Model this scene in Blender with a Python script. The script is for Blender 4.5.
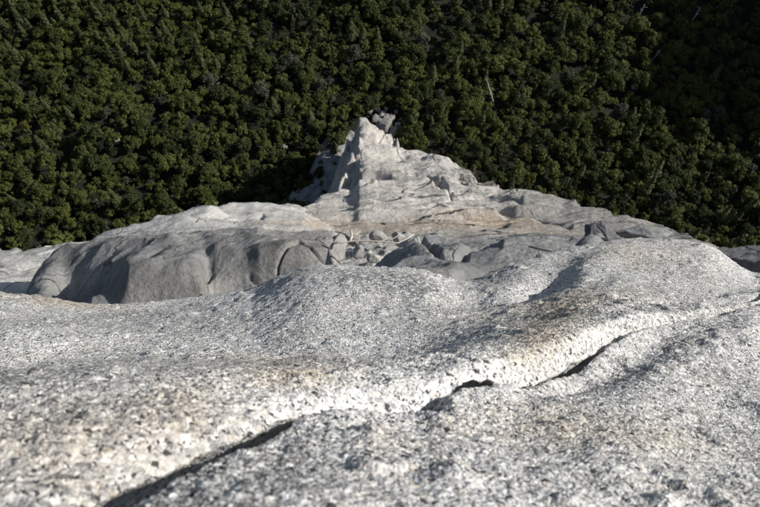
import bpy, bmesh, math, random
import numpy as np
from mathutils import Vector, Matrix

for o in list(bpy.data.objects):
    bpy.data.objects.remove(o)
scene = bpy.context.scene
COL = scene.collection
R = math.radians

# ------------------------------------------------------------------ camera, sky, sun, exposure
PITCH = 68.0                     # degrees below the horizontal, looking down a granite wall
FPX = 740.0                      # focal length in photograph pixels (760 wide)
cam_d = bpy.data.cameras.new('camera')
cam = bpy.data.objects.new('camera', cam_d)
COL.objects.link(cam)
cam.location = (0, 0, 0)
cam.rotation_euler = (R(90 - PITCH), 0, 0)
cam_d.sensor_width = 36.0
cam_d.lens = 36.0 * FPX / 760.0
cam_d.clip_start = 0.02
cam_d.clip_end = 12000
cam_d.dof.use_dof = True
cam_d.dof.focus_distance = 2.6
cam_d.dof.aperture_fstop = 10.5
scene.camera = cam

SUN = Vector((0.82, 0.15, 0.53)).normalized()      # direction to the sun
world = bpy.data.worlds.new('World')
scene.world = world
world.use_nodes = True
wn = world.node_tree.nodes
sky = wn.new('ShaderNodeTexSky')
sky.sky_type = 'NISHITA'
sky.sun_disc = False
sky.sun_elevation = math.asin(SUN.z)
sky.sun_rotation = math.atan2(SUN.x, SUN.y)
wn['Background'].inputs['Strength'].default_value = 0.075
world.node_tree.links.new(sky.outputs['Color'], wn['Background'].inputs['Color'])
sun_d = bpy.data.lights.new('sun', 'SUN')
sun_d.energy = 5.0
sun_d.angle = R(0.5)
sun_d.color = (1.0, 0.968, 0.915)
sun = bpy.data.objects.new('sun', sun_d)
sun.rotation_euler = SUN.to_track_quat('Z', 'Y').to_euler()
COL.objects.link(sun)
scene.view_settings.view_transform = 'Standard'
scene.view_settings.look = 'None'
scene.view_settings.exposure = 0.2
scene.view_settings.gamma = 1.0

# ------------------------------------------------------------------ frames
# wall frame: x to the right, s down along the wall, n out of the wall; the wall leans 63 degrees
TILT = R(5.0)
cp, sp = math.cos(R(PITCH)), math.sin(R(PITCH))
FWD = np.array([0, cp, -sp]); UP = np.array([0, sp, cp]); RIGHT = np.array([1.0, 0, 0])
SDIR = FWD * math.cos(TILT) + UP * math.sin(TILT)
NDIR = -FWD * math.sin(TILT) + UP * math.cos(TILT)
ZG = -330.0

def pix(px, py, s):
    """point at wall distance s in the direction of photograph pixel (px, py)"""
    px = np.asarray(px, float); py = np.asarray(py, float); s = np.asarray(s, float)
    u = (253.5 - py) / FPX; r = (px - 380.0) / FPX
    t = s / (math.cos(TILT) + u * math.sin(TILT))
    return (t * r)[..., None] * RIGHT + (t)[..., None] * FWD + (t * u)[..., None] * UP

def pixz(px, py, z):
    """where the direction of a pixel meets the height z"""
    u = (253.5 - py) / FPX; r = (px - 380.0) / FPX
    d = FWD + u * UP + r * RIGHT
    return d * (z / d[2])

def project(P):
    f = P @ FWD
    return 380 + FPX * (P @ RIGHT) / f, 253.5 - FPX * (P @ UP) / f

# ------------------------------------------------------------------ noise
def _hash(ix, iy, iz, seed):
    h = (ix.astype(np.int64) * 374761393 + iy.astype(np.int64) * 668265263 + iz.astype(np.int64) * 2147483647 + seed * 974711) & 0xffffffff
    h = ((h ^ (h >> 13)) * 1274126177) & 0xffffffff
    h = h ^ (h >> 16)
    return (h & 0xffff) / 65535.0 * 2 - 1

def vnoise(P, seed=0):
    i = np.floor(P); f = P - i; i = i.astype(np.int64)
    w = f * f * f * (f * (f * 6 - 15) + 10)
    out = 0
    for dx in (0, 1):
        wx = w[..., 0] if dx else 1 - w[..., 0]
        for dy in (0, 1):
            wy = w[..., 1] if dy else 1 - w[..., 1]
            for dz in (0, 1):
                wz = w[..., 2] if dz else 1 - w[..., 2]
                out = out + wx * wy * wz * _hash(i[..., 0] + dx, i[..., 1] + dy, i[..., 2] + dz, seed)
    return out

def fbm(P, freq, octv=4, seed=0, gain=.5, ridged=False):
    a = 1.0; s = 0; tot = 0
    rot = np.array([[.8, .6, 0], [-.48, .64, .6], [.36, -.48, .8]])
    Q = P * freq
    for o in range(octv):
        v = vnoise(Q, seed + o)
        if ridged: v = 1 - 2 * np.abs(v)
        s = s + a * v; tot += a; a *= gain
        Q = (Q @ rot.T) * 2.03 + 7.3
    return s / tot

def facets(P, freq, seed=0, tilt=1.0, step=.5, aniso=(1, 1, 1), warp=.25, sharp=22.0):
    """broken rock: cells that each carry their own tilted plane and step (in units of the cell size)"""
    shp = P.shape[:-1]
    Q = (P * np.array(aniso) * freq).reshape(-1, 3)
    Q = Q + warp * np.stack([vnoise(Q * 1.3 + 11, seed + 1), vnoise(Q * 1.3 + 23, seed + 2), vnoise(Q * 1.3 + 37, seed + 3)], -1)
    i0 = np.floor(Q).astype(np.int64)
    acc = np.zeros(len(Q)); out = np.zeros(len(Q))
    for dx in (-1, 0, 1):
        for dy in (-1, 0, 1):
            for dz in (-1, 0, 1):
                a, b, c = i0[:, 0] + dx, i0[:, 1] + dy, i0[:, 2] + dz
                C = np.stack([a + .5 + .48 * _hash(a, b, c, seed + 10), b + .5 + .48 * _hash(a, b, c, seed + 11), c + .5 + .48 * _hash(a, b, c, seed + 12)], -1)
                dv = Q - C; d2 = (dv * dv).sum(-1)
                g = np.stack([_hash(a, b, c, seed + 13), _hash(a, b, c, seed + 14), _hash(a, b, c, seed + 15)], -1) * tilt
                val = (dv * g).sum(-1) + step * _hash(a, b, c, seed + 16)
                w = np.exp(-sharp * d2)
                acc += w; out += w * val
    return (out / (acc + 1e-30) / freq).reshape(shp)

def spalls(P, freq, seed=0, tilt=.3, step=.1, K=.5, aniso=(1, 1, 1), warp=.3):
    """shallow scalloped faces meeting in sharp creases (unit: cell size)"""
    shp = P.shape[:-1]
    Q = (P * np.array(aniso) * freq).reshape(-1, 3)
    Q = Q + warp * np.stack([vnoise(Q * 1.1 + 11, seed + 1), vnoise(Q * 1.1 + 23, seed + 2), vnoise(Q * 1.1 + 37, seed + 3)], -1)
    i0 = np.floor(Q).astype(np.int64)
    out = np.full(len(Q), 1e9)
    for dx in (-1, 0, 1):
        for dy in (-1, 0, 1):
            for dz in (-1, 0, 1):
                a, b, c = i0[:, 0] + dx, i0[:, 1] + dy, i0[:, 2] + dz
                C = np.stack([a + .5 + .45 * _hash(a, b, c, seed + 10), b + .5 + .45 * _hash(a, b, c, seed + 11), c + .5 + .45 * _hash(a, b, c, seed + 12)], -1)
                dv = Q - C; d2 = (dv * dv).sum(-1)
                g = np.stack([_hash(a, b, c, seed + 13), _hash(a, b, c, seed + 14), _hash(a, b, c, seed + 15)], -1) * tilt
                out = np.minimum(out, K * d2 + (dv * g).sum(-1) + step * _hash(a, b, c, seed + 16))
    return (out / freq).reshape(shp)

# ------------------------------------------------------------------ interpolation (monotone cubic along the last axis)
def pchip(xk, yk, x):
    xk = np.asarray(xk, float); yk = np.asarray(yk, float)
    h = np.diff(xk); d = np.diff(yk, axis=-1) / h
    m = np.zeros_like(yk)
    d0, d1 = d[..., :-1], d[..., 1:]
    w1 = 2 * h[1:] + h[:-1]; w2 = h[1:] + 2 * h[:-1]
    same = d0 * d1 > 0
    with np.errstate(all='ignore'):
        hm = (w1 + w2) / (w1 / np.where(same, d0, 1) + w2 / np.where(same, d1, 1))
    m[..., 1:-1] = np.where(same, hm, 0)
    m[..., 0] = d[..., 0]; m[..., -1] = d[..., -1]
    j = np.clip(np.searchsorted(xk, x, side='right') - 1, 0, len(xk) - 2)
    t = (x - xk[j]) / h[j]
    y0, y1, m0, m1 = yk[..., j], yk[..., j + 1], m[..., j] * h[j], m[..., j + 1] * h[j]
    return y0 * (2*t**3 - 3*t*t + 1) + m0 * (t**3 - 2*t*t + t) + y1 * (-2*t**3 + 3*t*t) + m1 * (t**3 - t*t)

# ------------------------------------------------------------------ mesh helpers
def mesh_np(name, V, F, mat, smooth=True, attrs=None):
    me = bpy.data.meshes.new(name)
    V = np.ascontiguousarray(V, np.float32); F = np.ascontiguousarray(F, np.int32)
    nv, nf, k = len(V), len(F), F.shape[1]
    me.vertices.add(nv); me.vertices.foreach_set('co', V.ravel())
    me.loops.add(nf * k); me.loops.foreach_set('vertex_index', F.ravel())
    me.polygons.add(nf)
    me.polygons.foreach_set('loop_start', np.arange(0, nf * k, k, dtype=np.int32))
    me.polygons.foreach_set('use_smooth', np.full(nf, smooth))
    me.update(calc_edges=True)
    for an, av in (attrs or {}).items():
        a = me.attributes.new(an, 'FLOAT', 'POINT'); a.data.foreach_set('value', np.ascontiguousarray(av, np.float32).ravel())
    if mat: me.materials.append(mat)
    me.validate()
    return me

def obj(name, me, parent=None, **props):
    o = bpy.data.objects.new(name, me); COL.objects.link(o)
    if parent is not None: o.parent = parent
    for k, v in props.items(): o[k] = v
    return o

def empty(name, loc, rz=0, **props):
    o = bpy.data.objects.new(name, None); COL.objects.link(o)
    o.location = loc; o.rotation_euler = (0, 0, rz); o.empty_display_size = .2
    for k, v in props.items(): o[k] = v
    return o

def grid_faces(nr, nc):
    i = np.arange(nr * nc).reshape(nr, nc)
    return np.stack([i[:-1, :-1], i[:-1, 1:], i[1:, 1:], i[1:, :-1]], -1).reshape(-1, 4)

def polydist(px, py, pts):
    best = np.full(px.shape, 1e9)
    for (ax, ay), (bx, by) in zip(pts[:-1], pts[1:]):
        dx, dy = bx - ax, by - ay
        t = np.clip(((px - ax) * dx + (py - ay) * dy) / (dx * dx + dy * dy), 0, 1)
        best = np.minimum(best, np.hypot(px - ax - t * dx, py - ay - t * dy))
    return best

def blob(px, py, cx, cy, rx, ry, rot=0):
    c, s = math.cos(R(rot)), math.sin(R(rot))
    x, y = px - cx, py - cy
    return np.exp(-(((x * c + y * s) / rx) ** 2 + ((-x * s + y * c) / ry) ** 2))

def sheet(cols, knots_s, knots_y, seg_rows, px):
    """a rock surface lofted through profiles: per column px the knots (s, y)"""
    ks = np.array([pchip(cols, np.array(k, float), px) for k in np.array(knots_s, float).T])   # K x ncol
    ky = np.array([pchip(cols, np.array(k, float), px) for k in np.array(knots_y, float).T])
    K = len(ks)
    t = np.concatenate([np.linspace(k, k + 1, n, endpoint=False) for k, n in enumerate(seg_rows)] + [[K - 1.0]])
    ls = pchip(np.arange(K), np.log(ks).T, t)     # ncol x nrow
    yy = pchip(np.arange(K), ky.T, t)
    S = np.exp(ls).T; Y = yy.T                     # nrow x ncol
    X = np.broadcast_to(px[None, :], S.shape)
    return X, Y, S, pix(X, Y, S)

# ------------------------------------------------------------------ materials
def new_mat(name):
    m = bpy.data.materials.new(name); m.use_nodes = True
    nt = m.node_tree
    return m, nt, nt.nodes, nt.links, nt.nodes['Principled BSDF']

def ramp(nt, stops, interp='LINEAR'):
    n = nt.nodes.new('ShaderNodeValToRGB'); cr = n.color_ramp; cr.interpolation = interp
    while len(cr.elements) > 1: cr.elements.remove(cr.elements[-1])
    cr.elements[0].position = stops[0][0]; cr.elements[0].color = (*stops[0][1], 1)
    for p, c in stops[1:]:
        e = cr.elements.new(p); e.color = (*c, 1)
    return n

def g3(v): return (v, v, v)

def tex(nt, kind, coord, scale, **kw):
    n = nt.nodes.new(kind); nt.links.new(coord, n.inputs['Vector']); n.inputs['Scale'].default_value = scale
    for k, v in kw.items():
        if k in n.inputs: n.inputs[k].default_value = v
        else: setattr(n, k, v)
    return n

def mix(nt, fac, a, b, blend='MIX'):
    n = nt.nodes.new('ShaderNodeMix'); n.data_type = 'RGBA'; n.blend_type = blend
    for idx, v in ((0, fac), (6, a), (7, b)):
        if hasattr(v, 'is_output'): nt.links.new(v, n.inputs[idx])
        elif isinstance(v, tuple): n.inputs[idx].default_value = (*v, 1)
        else: n.inputs[idx].default_value = v
    return n.outputs[2]

def mth(nt, op, a, b=None, c=None):
    n = nt.nodes.new('ShaderNodeMath'); n.operation = op
    for i, v in enumerate((a, b, c)):
        if v is None: continue
        if hasattr(v, 'is_output'): nt.links.new(v, n.inputs[i])
        else: n.inputs[i].default_value = v
    return n.outputs[0]

def attr(nt, name):
    n = nt.nodes.new('ShaderNodeAttribute'); n.attribute_name = name
    return n.outputs['Fac']

def near_granite():
    m, nt, N, L, B = new_mat('coarse_granite')
    pos = N.new('ShaderNodeNewGeometry').outputs['Position']
    wob = tex(nt, 'ShaderNodeTexNoise', pos, 160, Detail=2.0)
    vadd = N.new('ShaderNodeVectorMath'); vadd.operation = 'MULTIPLY_ADD'
    L.new(wob.outputs['Color'], vadd.inputs[0]); vadd.inputs[1].default_value = (.008,) * 3; L.new(pos, vadd.inputs[2])
    p = vadd.outputs[0]
    v1 = tex(nt, 'ShaderNodeTexVoronoi', p, 145, Randomness=1.0)
    v2 = tex(nt, 'ShaderNodeTexVoronoi', p, 330, Randomness=1.0)
    sep1 = N.new('ShaderNodeSeparateColor'); L.new(v1.outputs['Color'], sep1.inputs[0])
    sep2 = N.new('ShaderNodeSeparateColor'); L.new(v2.outputs['Color'], sep2.inputs[0])
    c1 = ramp(nt, [(0, (.05, .05, .052)), (.05, (.34, .34, .35)), (.22, (.55, .53, .50)), (.40, (.62, .605, .58)), (.62, (.70, .69, .67)), (.90, (.60, .55, .48)), (.94, (.78, .77, .76))], 'CONSTANT')
    L.new(sep1.outputs[0], c1.inputs[0])
    c2 = ramp(nt, [(0, (.035, .036, .038)), (.2, (.32, .32, .325)), (.42, (.58, .57, .55)), (.68, (.74, .73, .715))], 'CONSTANT')
    L.new(sep2.outputs[1], c2.inputs[0])
    pick = ramp(nt, [(0, g3(0)), (.52, g3(0)), (.56, g3(1))]); L.new(sep1.outputs[1], pick.inputs[0])
    col = mix(nt, pick.outputs[0], c1.outputs[0], c2.outputs[0])
    fine = tex(nt, 'ShaderNodeTexNoise', pos, 420, Detail=2.0)
    col = mix(nt, .5, col, mix(nt, 1.0, col, fine.outputs['Fac'], 'OVERLAY'))
    # lichen and weathering in uneven patches
    n1 = tex(nt, 'ShaderNodeTexNoise', pos, 3.2, Detail=8.0, Roughness=.62)
    r1 = ramp(nt, [(.44, g3(0)), (.64, g3(1))]); L.new(n1.outputs['Fac'], r1.inputs[0])
    n1b = tex(nt, 'ShaderNodeTexNoise', pos, 75, Detail=3.0, Roughness=.6)
    r1b = ramp(nt, [(.42, g3(0)), (.56, g3(1))]); L.new(n1b.outputs['Fac'], r1b.inputs[0])
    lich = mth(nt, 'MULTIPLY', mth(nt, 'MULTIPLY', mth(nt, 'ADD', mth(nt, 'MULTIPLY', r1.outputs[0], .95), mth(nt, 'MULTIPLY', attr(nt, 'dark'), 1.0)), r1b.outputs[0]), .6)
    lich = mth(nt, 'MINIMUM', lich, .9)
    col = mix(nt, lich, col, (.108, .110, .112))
    n2 = tex(nt, 'ShaderNodeTexNoise', pos, 9, Detail=6.0, Roughness=.65)
    r2 = ramp(nt, [(.52, g3(0)), (.75, g3(.35))]); L.new(n2.outputs['Fac'], r2.inputs[0])
    tan = mth(nt, 'MINIMUM', mth(nt, 'ADD', r2.outputs[0], mth(nt, 'MULTIPLY', attr(nt, 'tan'), .75)), .85)
    col = mix(nt, tan, col, (.84, .72, .56), 'MULTIPLY')
    L.new(col, B.inputs['Base Color'])
    B.inputs['Roughness'].default_value = .62
    B.inputs['Specular IOR Level'].default_value = .35
    # grains stand proud of one another
    h1 = mth(nt, 'MULTIPLY', sep1.outputs[2], .5)
    d1 = mth(nt, 'MULTIPLY', mth(nt, 'SUBTRACT', .6, v1.outputs['Distance']), .8)
    d2 = mth(nt, 'MULTIPLY', mth(nt, 'SUBTRACT', .6, v2.outputs['Distance']), .35)
    nz = tex(nt, 'ShaderNodeTexNoise', pos, 38, Detail=4.0)
    h = mth(nt, 'ADD', mth(nt, 'ADD', h1, d1), mth(nt, 'ADD', d2, mth(nt, 'MULTIPLY', nz.outputs['Fac'], 3.2)))
    D = N.new('ShaderNodeDisplacement'); D.inputs['Midlevel'].default_value = 2.0; D.inputs['Scale'].default_value = .0034
    L.new(h, D.inputs['Height']); L.new(D.outputs[0], N['Material Output'].inputs['Displacement'])
    m.displacement_method = 'BOTH'
    return m

def rock_mat(name, base, pale, dark, scale, bump, streak=.5, rough=.8):
    """weathered granite seen from farther off; scale = metres of its broad patches"""
    m, nt, N, L, B = new_mat(name)
    pos = N.new('ShaderNodeNewGeometry').outputs['Position']
    n1 = tex(nt, 'ShaderNodeTexNoise', pos, 1 / scale, Detail=9.0, Roughness=.6)
    r1 = ramp(nt, [(.30, dark), (.45, base), (.62, pale)]); L.new(n1.outputs['Fac'], r1.inputs[0])
    # water streaks run down the wall
    mp = N.new('ShaderNodeMapping'); mp.vector_type = 'TEXTURE'
    mp.inputs['Rotation'].default_value = (-R(PITCH - 5), 0, 0); mp.inputs['Scale'].default_value = (1, 12, 1.5)
    L.new(pos, mp.inputs['Vector'])
    n2 = tex(nt, 'ShaderNodeTexNoise', mp.outputs[0], 6 / scale, Detail=7.0, Roughness=.6)
    r2 = ramp(nt, [(.38, g3(.52)), (.55, g3(1)), (.7, g3(1.08))]); L.new(n2.outputs['Fac'], r2.inputs[0])
    col = mix(nt, streak, r1.outputs[0], r2.outputs[0], 'MULTIPLY')
    n3 = tex(nt, 'ShaderNodeTexNoise', pos, 22 / scale, Detail=9.0, Roughness=.72)
    r3 = ramp(nt, [(.3, g3(.5)), (.5, g3(.98)), (.68, g3(1.2))]); L.new(n3.outputs['Fac'], r3.inputs[0])
    col = mix(nt, .8, col, r3.outputs[0], 'MULTIPLY')
    col = mix(nt, mth(nt, 'MINIMUM', attr(nt, 'tan'), .9), col, mix(nt, 1.0, col, (1.02, .80, .58), 'MULTIPLY'))
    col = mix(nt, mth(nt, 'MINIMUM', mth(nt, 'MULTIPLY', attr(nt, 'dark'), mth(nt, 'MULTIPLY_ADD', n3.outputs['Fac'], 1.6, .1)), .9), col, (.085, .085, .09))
    # joints: thin broken cracks
    wj = tex(nt, 'ShaderNodeTexNoise', pos, 2.2 / scale, Detail=5.0, Roughness=.6)
    wv = N.new('ShaderNodeVectorMath'); wv.operation = 'MULTIPLY_ADD'; L.new(wj.outputs['Color'], wv.inputs[0]); wv.inputs[1].default_value = (scale * .28,) * 3; L.new(pos, wv.inputs[2])
    mj = N.new('ShaderNodeMapping'); mj.inputs['Rotation'].default_value = (R(20), R(30), R(25)); mj.inputs['Scale'].default_value = (1, .45, 1.3); L.new(wv.outputs[0], mj.inputs['Vector'])
    vj = tex(nt, 'ShaderNodeTexVoronoi', mj.outputs[0], 1.5 / scale, feature='DISTANCE_TO_EDGE')
    rj = ramp(nt, [(.004, g3(1)), (.022, g3(0))]); L.new(vj.outputs['Distance'], rj.inputs[0])
    rm = ramp(nt, [(.47, g3(0)), (.58, g3(1))]); L.new(n1.outputs['Fac'], rm.inputs[0])
    joint = mth(nt, 'MULTIPLY', rj.outputs[0], rm.outputs[0])
    col = mix(nt, mth(nt, 'MULTIPLY', joint, .75), col, (.06, .056, .052))
    L.new(col, B.inputs['Base Color'])
    B.inputs['Roughness'].default_value = rough
    B.inputs['Specular IOR Level'].default_value = .25
    n4 = tex(nt, 'ShaderNodeTexNoise', pos, 9 / scale, Detail=12.0, Roughness=.66)
    b = N.new('ShaderNodeBump'); b.inputs['Strength'].default_value = .9; b.inputs['Distance'].default_value = bump
    L.new(mth(nt, 'SUBTRACT', n4.outputs['Fac'], mth(nt, 'MULTIPLY', joint, .5)), b.inputs['Height']); L.new(b.outputs[0], B.inputs['Normal'])
    return m

def leaf_mat(name, c0, c1, c2, trans=.25):
    m, nt, N, L, B = new_mat(name)
    pos = N.new('ShaderNodeNewGeometry').outputs['Position']
    a = tex(nt, 'ShaderNodeTexNoise', pos, .09, Detail=2.0)
    b = tex(nt, 'ShaderNodeTexNoise', pos, 1.7, Detail=2.0)
    f = mth(nt, 'ADD', mth(nt, 'MULTIPLY', a.outputs['Fac'], .6), mth(nt, 'MULTIPLY', b.outputs['Fac'], .4))
    oi = N.new('ShaderNodeObjectInfo')
    f = mth(nt, 'ADD', f, mth(nt, 'MULTIPLY', mth(nt, 'SUBTRACT', oi.outputs['Random'], .5), .3))
    r = ramp(nt, [(.32, c0), (.5, c1), (.68, c2)]); L.new(f, r.inputs[0])
    L.new(r.outputs[0], B.inputs['Base Color'])
    B.inputs['Roughness'].default_value = .6; B.inputs['Specular IOR Level'].default_value = .2
    T = N.new('ShaderNodeBsdfTranslucent'); L.new(r.outputs[0], T.inputs['Color'])
    M = N.new('ShaderNodeMixShader'); M.inputs[0].default_value = trans
    L.new(B.outputs[0], M.inputs[1]); L.new(T.outputs[0], M.inputs[2]); L.new(M.outputs[0], N['Material Output'].inputs['Surface'])
    return m

def plain(name, c, c2, scale, rough=.85):
    m, nt, N, L, B = new_mat(name)
    pos = N.new('ShaderNodeNewGeometry').outputs['Position']
    a = tex(nt, 'ShaderNodeTexNoise', pos, scale, Detail=6.0, Roughness=.65)
    r = ramp(nt, [(.35, c), (.65, c2)]); L.new(a.outputs['Fac'], r.inputs[0]); L.new(r.outputs[0], B.inputs['Base Color'])
    B.inputs['Roughness'].default_value = rough; B.inputs['Specular IOR Level'].default_value = .2
    b = N.new('ShaderNodeBump'); b.inputs['Strength'].default_value = .5; b.inputs['Distance'].default_value = .1 / scale
    L.new(a.outputs['Fac'], b.inputs['Height']); L.new(b.outputs[0], B.inputs['Normal'])
    return m

M_NEAR = near_granite()
M_MID = rock_mat('weathered_granite', (.25, .248, .242), (.34, .335, .322), (.15, .15, .149), 3.0, .22, .35)
M_SLAB = rock_mat('grey_granite', (.26, .26, .255), (.36, .355, .345), (.16, .16, .16), 1.6, .10, .4)
M_PALE = rock_mat('pale_granite', (.47, .455, .43), (.56, .545, .52), (.33, .318, .30), 6.0, .3, .5)
M_FAR = rock_mat('buttress_granite', (.52, .505, .475), (.61, .595, .565), (.36, .348, .325), 40.0, 2.6, .5)
M_RUB = rock_mat('broken_granite', (.36, .348, .33), (.46, .445, .42), (.22, .212, .205), 1.2, .12, .2)
M_SHADED = rock_mat('shaded_lichen_granite', (.13, .132, .138), (.20, .2, .205), (.08, .08, .084), 1.6, .08, .3)  # granite colour lowered to carry shade and dark lichen on two blocks
M_TALUS = rock_mat('talus_granite', (.22, .21, .195), (.29, .275, .255), (.13, .125, .115), 5.0, .25, .2)
M_GROUND = plain('leaf_litter', (.010, .011, .007), (.024, .024, .015), .25)
M_BARK = plain('bark', (.05, .038, .028), (.10, .08, .062), 2.0)
M_DEAD = plain('bleached_wood', (.36, .33, .29), (.52, .49, .44), 3.0)
M_STICK = plain('barkless_wood', (.46, .41, .34), (.60, .55, .47), 6.0)
M_OAK = leaf_mat('oak_leaves', (.031, .044, .012), (.058, .074, .019), (.096, .108, .027))
M_OAKD = leaf_mat('dark_oak_leaves', (.022, .032, .011), (.036, .046, .015), (.05, .06, .018))
M_PINE = leaf_mat('conifer_needles', (.03, .04, .015), (.044, .055, .019), (.056, .066, .022), .15)
M_GREY = leaf_mat('grey_green_leaves', (.045, .052, .034), (.062, .07, .045), (.08, .085, .055))
M_RED = leaf_mat('rusty_leaves', (.10, .045, .028), (.14, .065, .04), (.17, .08, .05))
M_YEL = leaf_mat('yellow_green_leaves', (.06, .064, .013), (.08, .08, .016), (.10, .096, .02))

# ------------------------------------------------------------------ forest floor and an unseen rise added beyond the right edge to cast shade
def ground_z(x, y):
    x = np.asarray(x, float); y = np.asarray(y, float)
    P = np.stack([x, y, np.zeros_like(x)], -1)
    z = ZG + 5 * fbm(P, 1 / 90., 3, 5) + 1.2 * fbm(P, 1 / 18., 2, 9)
    z = z + 10 * np.clip((130 - y) / 120, 0, 1.5)                       # talus rising to the foot of the wall
    shade_hill = np.exp(-((x - 410) / 100.) ** 2) * np.clip((y - 118) / 150., 0, 1)
    z = z + 165 * shade_hill * (1 + .25 * fbm(P, 1 / 60., 3, 21))
    return z

gx = np.concatenate([np.linspace(-5000, -600, 14)[:-1], np.arange(-600, 700, 8.), np.linspace(700, 5000, 14)])
gy = np.concatenate([np.linspace(-400, -100, 4)[:-1], np.arange(-100, 640, 8.), np.linspace(640, 6000, 16)])
GX, GY = np.meshgrid(gx, gy)
GV = np.stack([GX, GY, ground_z(GX, GY)], -1)
me = mesh_np('forest_floor', GV.reshape(-1, 3), grid_faces(*GX.shape), M_GROUND)
obj('forest_floor', me, kind='structure')

# ------------------------------------------------------------------ the near slab (main mass above the crack)
def near_noise(P, X, Y):
    d = .020 * fbm(P, 2.2, 3, 3) + .006 * fbm(P, 9, 3, 13) + .0025 * fbm(P, 30, 2, 23)
    d = d + .0045 * np.maximum(fbm(P, 18, 2, 33) - .25, 0) * 4
    return d

ncols = [-220, 0, 120, 240, 320, 420, 465, 520, 590, 640, 700, 760, 980]
# knots: depth of the crack, roof of the undercut, lip, face, brow, behind the brow, middle, crest
lipS = [.45, .48, .60, .74, .87, .97, 1.06, 1.18, 1.46, 1.70, 1.95, 2.20, 2.70]
lipY = [560, 545, 488, 443, 410, 414, 383, 388, 358, 336, 332, 322, 314]
rest_S = [[.58, .92, 1.70, 2.2, 3.0], [.60, .92, 1.70, 2.2, 3.0], [.66, .95, 1.75, 2.3, 3.1], [.78, 1.0, 1.75, 2.25, 3.0], [.90, 1.05, 1.70, 2.2, 2.9],
          [.99, 1.13, 1.68, 2.2, 2.9], [1.09, 1.25, 1.70, 2.3, 3.0], [1.22, 1.40, 1.78, 2.4, 3.2], [1.50, 1.64, 1.92, 2.5, 3.5], [1.75, 1.87, 2.1, 2.6, 3.6],
          [2.0, 2.1, 2.3, 2.7, 3.5], [2.26, 2.35, 2.5, 2.8, 3.2], [2.8, 2.9, 3.0, 3.2, 3.6]]
rest_Y = [[470, 378, 374, 328, 288], [460, 374, 370, 328, 291], [436, 367, 363, 333, 305], [412, 365, 361, 326, 289], [389, 365, 359, 312, 264],
          [384, 362, 355, 315, 270], [367, 350, 342, 312, 283], [360, 338, 325, 300, 261], [331, 318, 305, 284, 246], [316, 311, 302, 276, 238],
          [310, 306, 300, 279, 242], [301, 298, 295, 289, 276], [297, 295, 292, 289, 284]]
nS = [[a * 1.32, a * 1.13] + [a] + r for a, r in zip(lipS, rest_S)]
nY = [[y + 90, y + 5] + [y] + r for y, r in zip(lipY, rest_Y)]
for a, b in zip(nS, nY):
    a += [a[7] * 1.13, a[7] * 1.5]; b += [b[7] + 26, b[7] + 170]
px = np.concatenate([np.linspace(-220, -20, 40, endpoint=False), np.arange(-20, 780, 1.5), np.linspace(780, 980, 40)])
X, Y, S, P = sheet(ncols, nS, nY, [10, 20, 95, 135, 40, 90, 85, 12, 6], px)
d = near_noise(P, X, Y)
d += -.065 * blob(X, Y, 545, 284, 32, 8, -18) * (S / 2.5)               # hollow behind the hump
d += .05 * blob(X, Y, 592, 266, 36, 9, -15)
d += -.03 * blob(X, Y, 480, 300, 50, 6, -5) * (S / 2.5)
d += .022 * blob(X, Y, 370, 285, 70, 14, 0)
d += -.03 * np.exp(-(polydist(X, Y, [(618, 296), (640, 299), (700, 305), (760, 298)]) / 2.4) ** 2)
P = P + (d * 1.0)[..., None] * NDIR
tanv = .9 * blob(X, Y, 290, 372, 55, 12, 0) + .65 * blob(X, Y, 50, 440, 120, 50, 0) + .9 * blob(X, Y, 545, 335, 45, 24, -35) \
     + .8 * blob(X, Y, 60, 300, 60, 5, 8) + .6 * blob(X, Y, 560, 305, 90, 12, -8) + .5 * blob(X, Y, 190, 410, 50, 40, 0) + .5 * blob(X, Y, 640, 255, 60, 12)
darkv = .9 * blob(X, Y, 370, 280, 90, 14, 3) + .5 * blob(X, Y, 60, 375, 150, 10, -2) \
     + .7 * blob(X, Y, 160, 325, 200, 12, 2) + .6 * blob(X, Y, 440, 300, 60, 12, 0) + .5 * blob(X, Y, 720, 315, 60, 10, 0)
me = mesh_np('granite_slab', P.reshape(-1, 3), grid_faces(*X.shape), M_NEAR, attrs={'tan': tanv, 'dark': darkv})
obj('granite_slab', me, kind='structure')

# ------------------------------------------------------------------ the lower slab in front of the crack
lcols = [60, 120, 160, 200, 240, 280, 320, 360, 400, 425, 445, 465, 520, 565, 640, 720, 760, 980]
eY = [545, 508, 487, 471, 455, 435, 415, 409, 412, 412, 399, 388, 384, 360, 324, 319, 308, 303]
eS = [.50, .55, .59, .64, .70, .77, .84, .88, .92, .95, .99, 1.04, 1.16, 1.32, 1.63, 1.98, 2.15, 2.65]
lS, lY = [], []
for x, y, s in zip(lcols, eY, eS):
    s0 = min(.36, s * .7); y0 = max(620, y + 60)
    ym = .35 * y + .65 * np.interp(x, [60, 160, 300, 520, 640, 760, 980], [545, 490, 428, 388, 345, 320, 310])
    y0 = max(620, ym + 60)
    s1 = s0 + (s - s0) * .38; y1 = ym + (y0 - ym) * .42
    s2 = s0 + (s - s0) * .75; y2 = max(y + 6, ym + (y0 - ym) * .13)
    lS.append([s0, s1, s2, s, s * 1.025 + .004, s * 1.04 + .01]); lY.append([y0, y1, y2, y, y + 16, y + 90])
px = np.concatenate([np.arange(60, 780, 1.5), np.linspace(780, 980, 40)])
X, Y, S, P = sheet(lcols, lS, lY, [85, 135, 135, 16, 6], px)
d = near_noise(P + 3.1, X, Y) * .9
d += .012 * blob(X, Y, 375, 434, 12, 7) + .006 * blob(X, Y, 640, 440, 60, 20)
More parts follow.
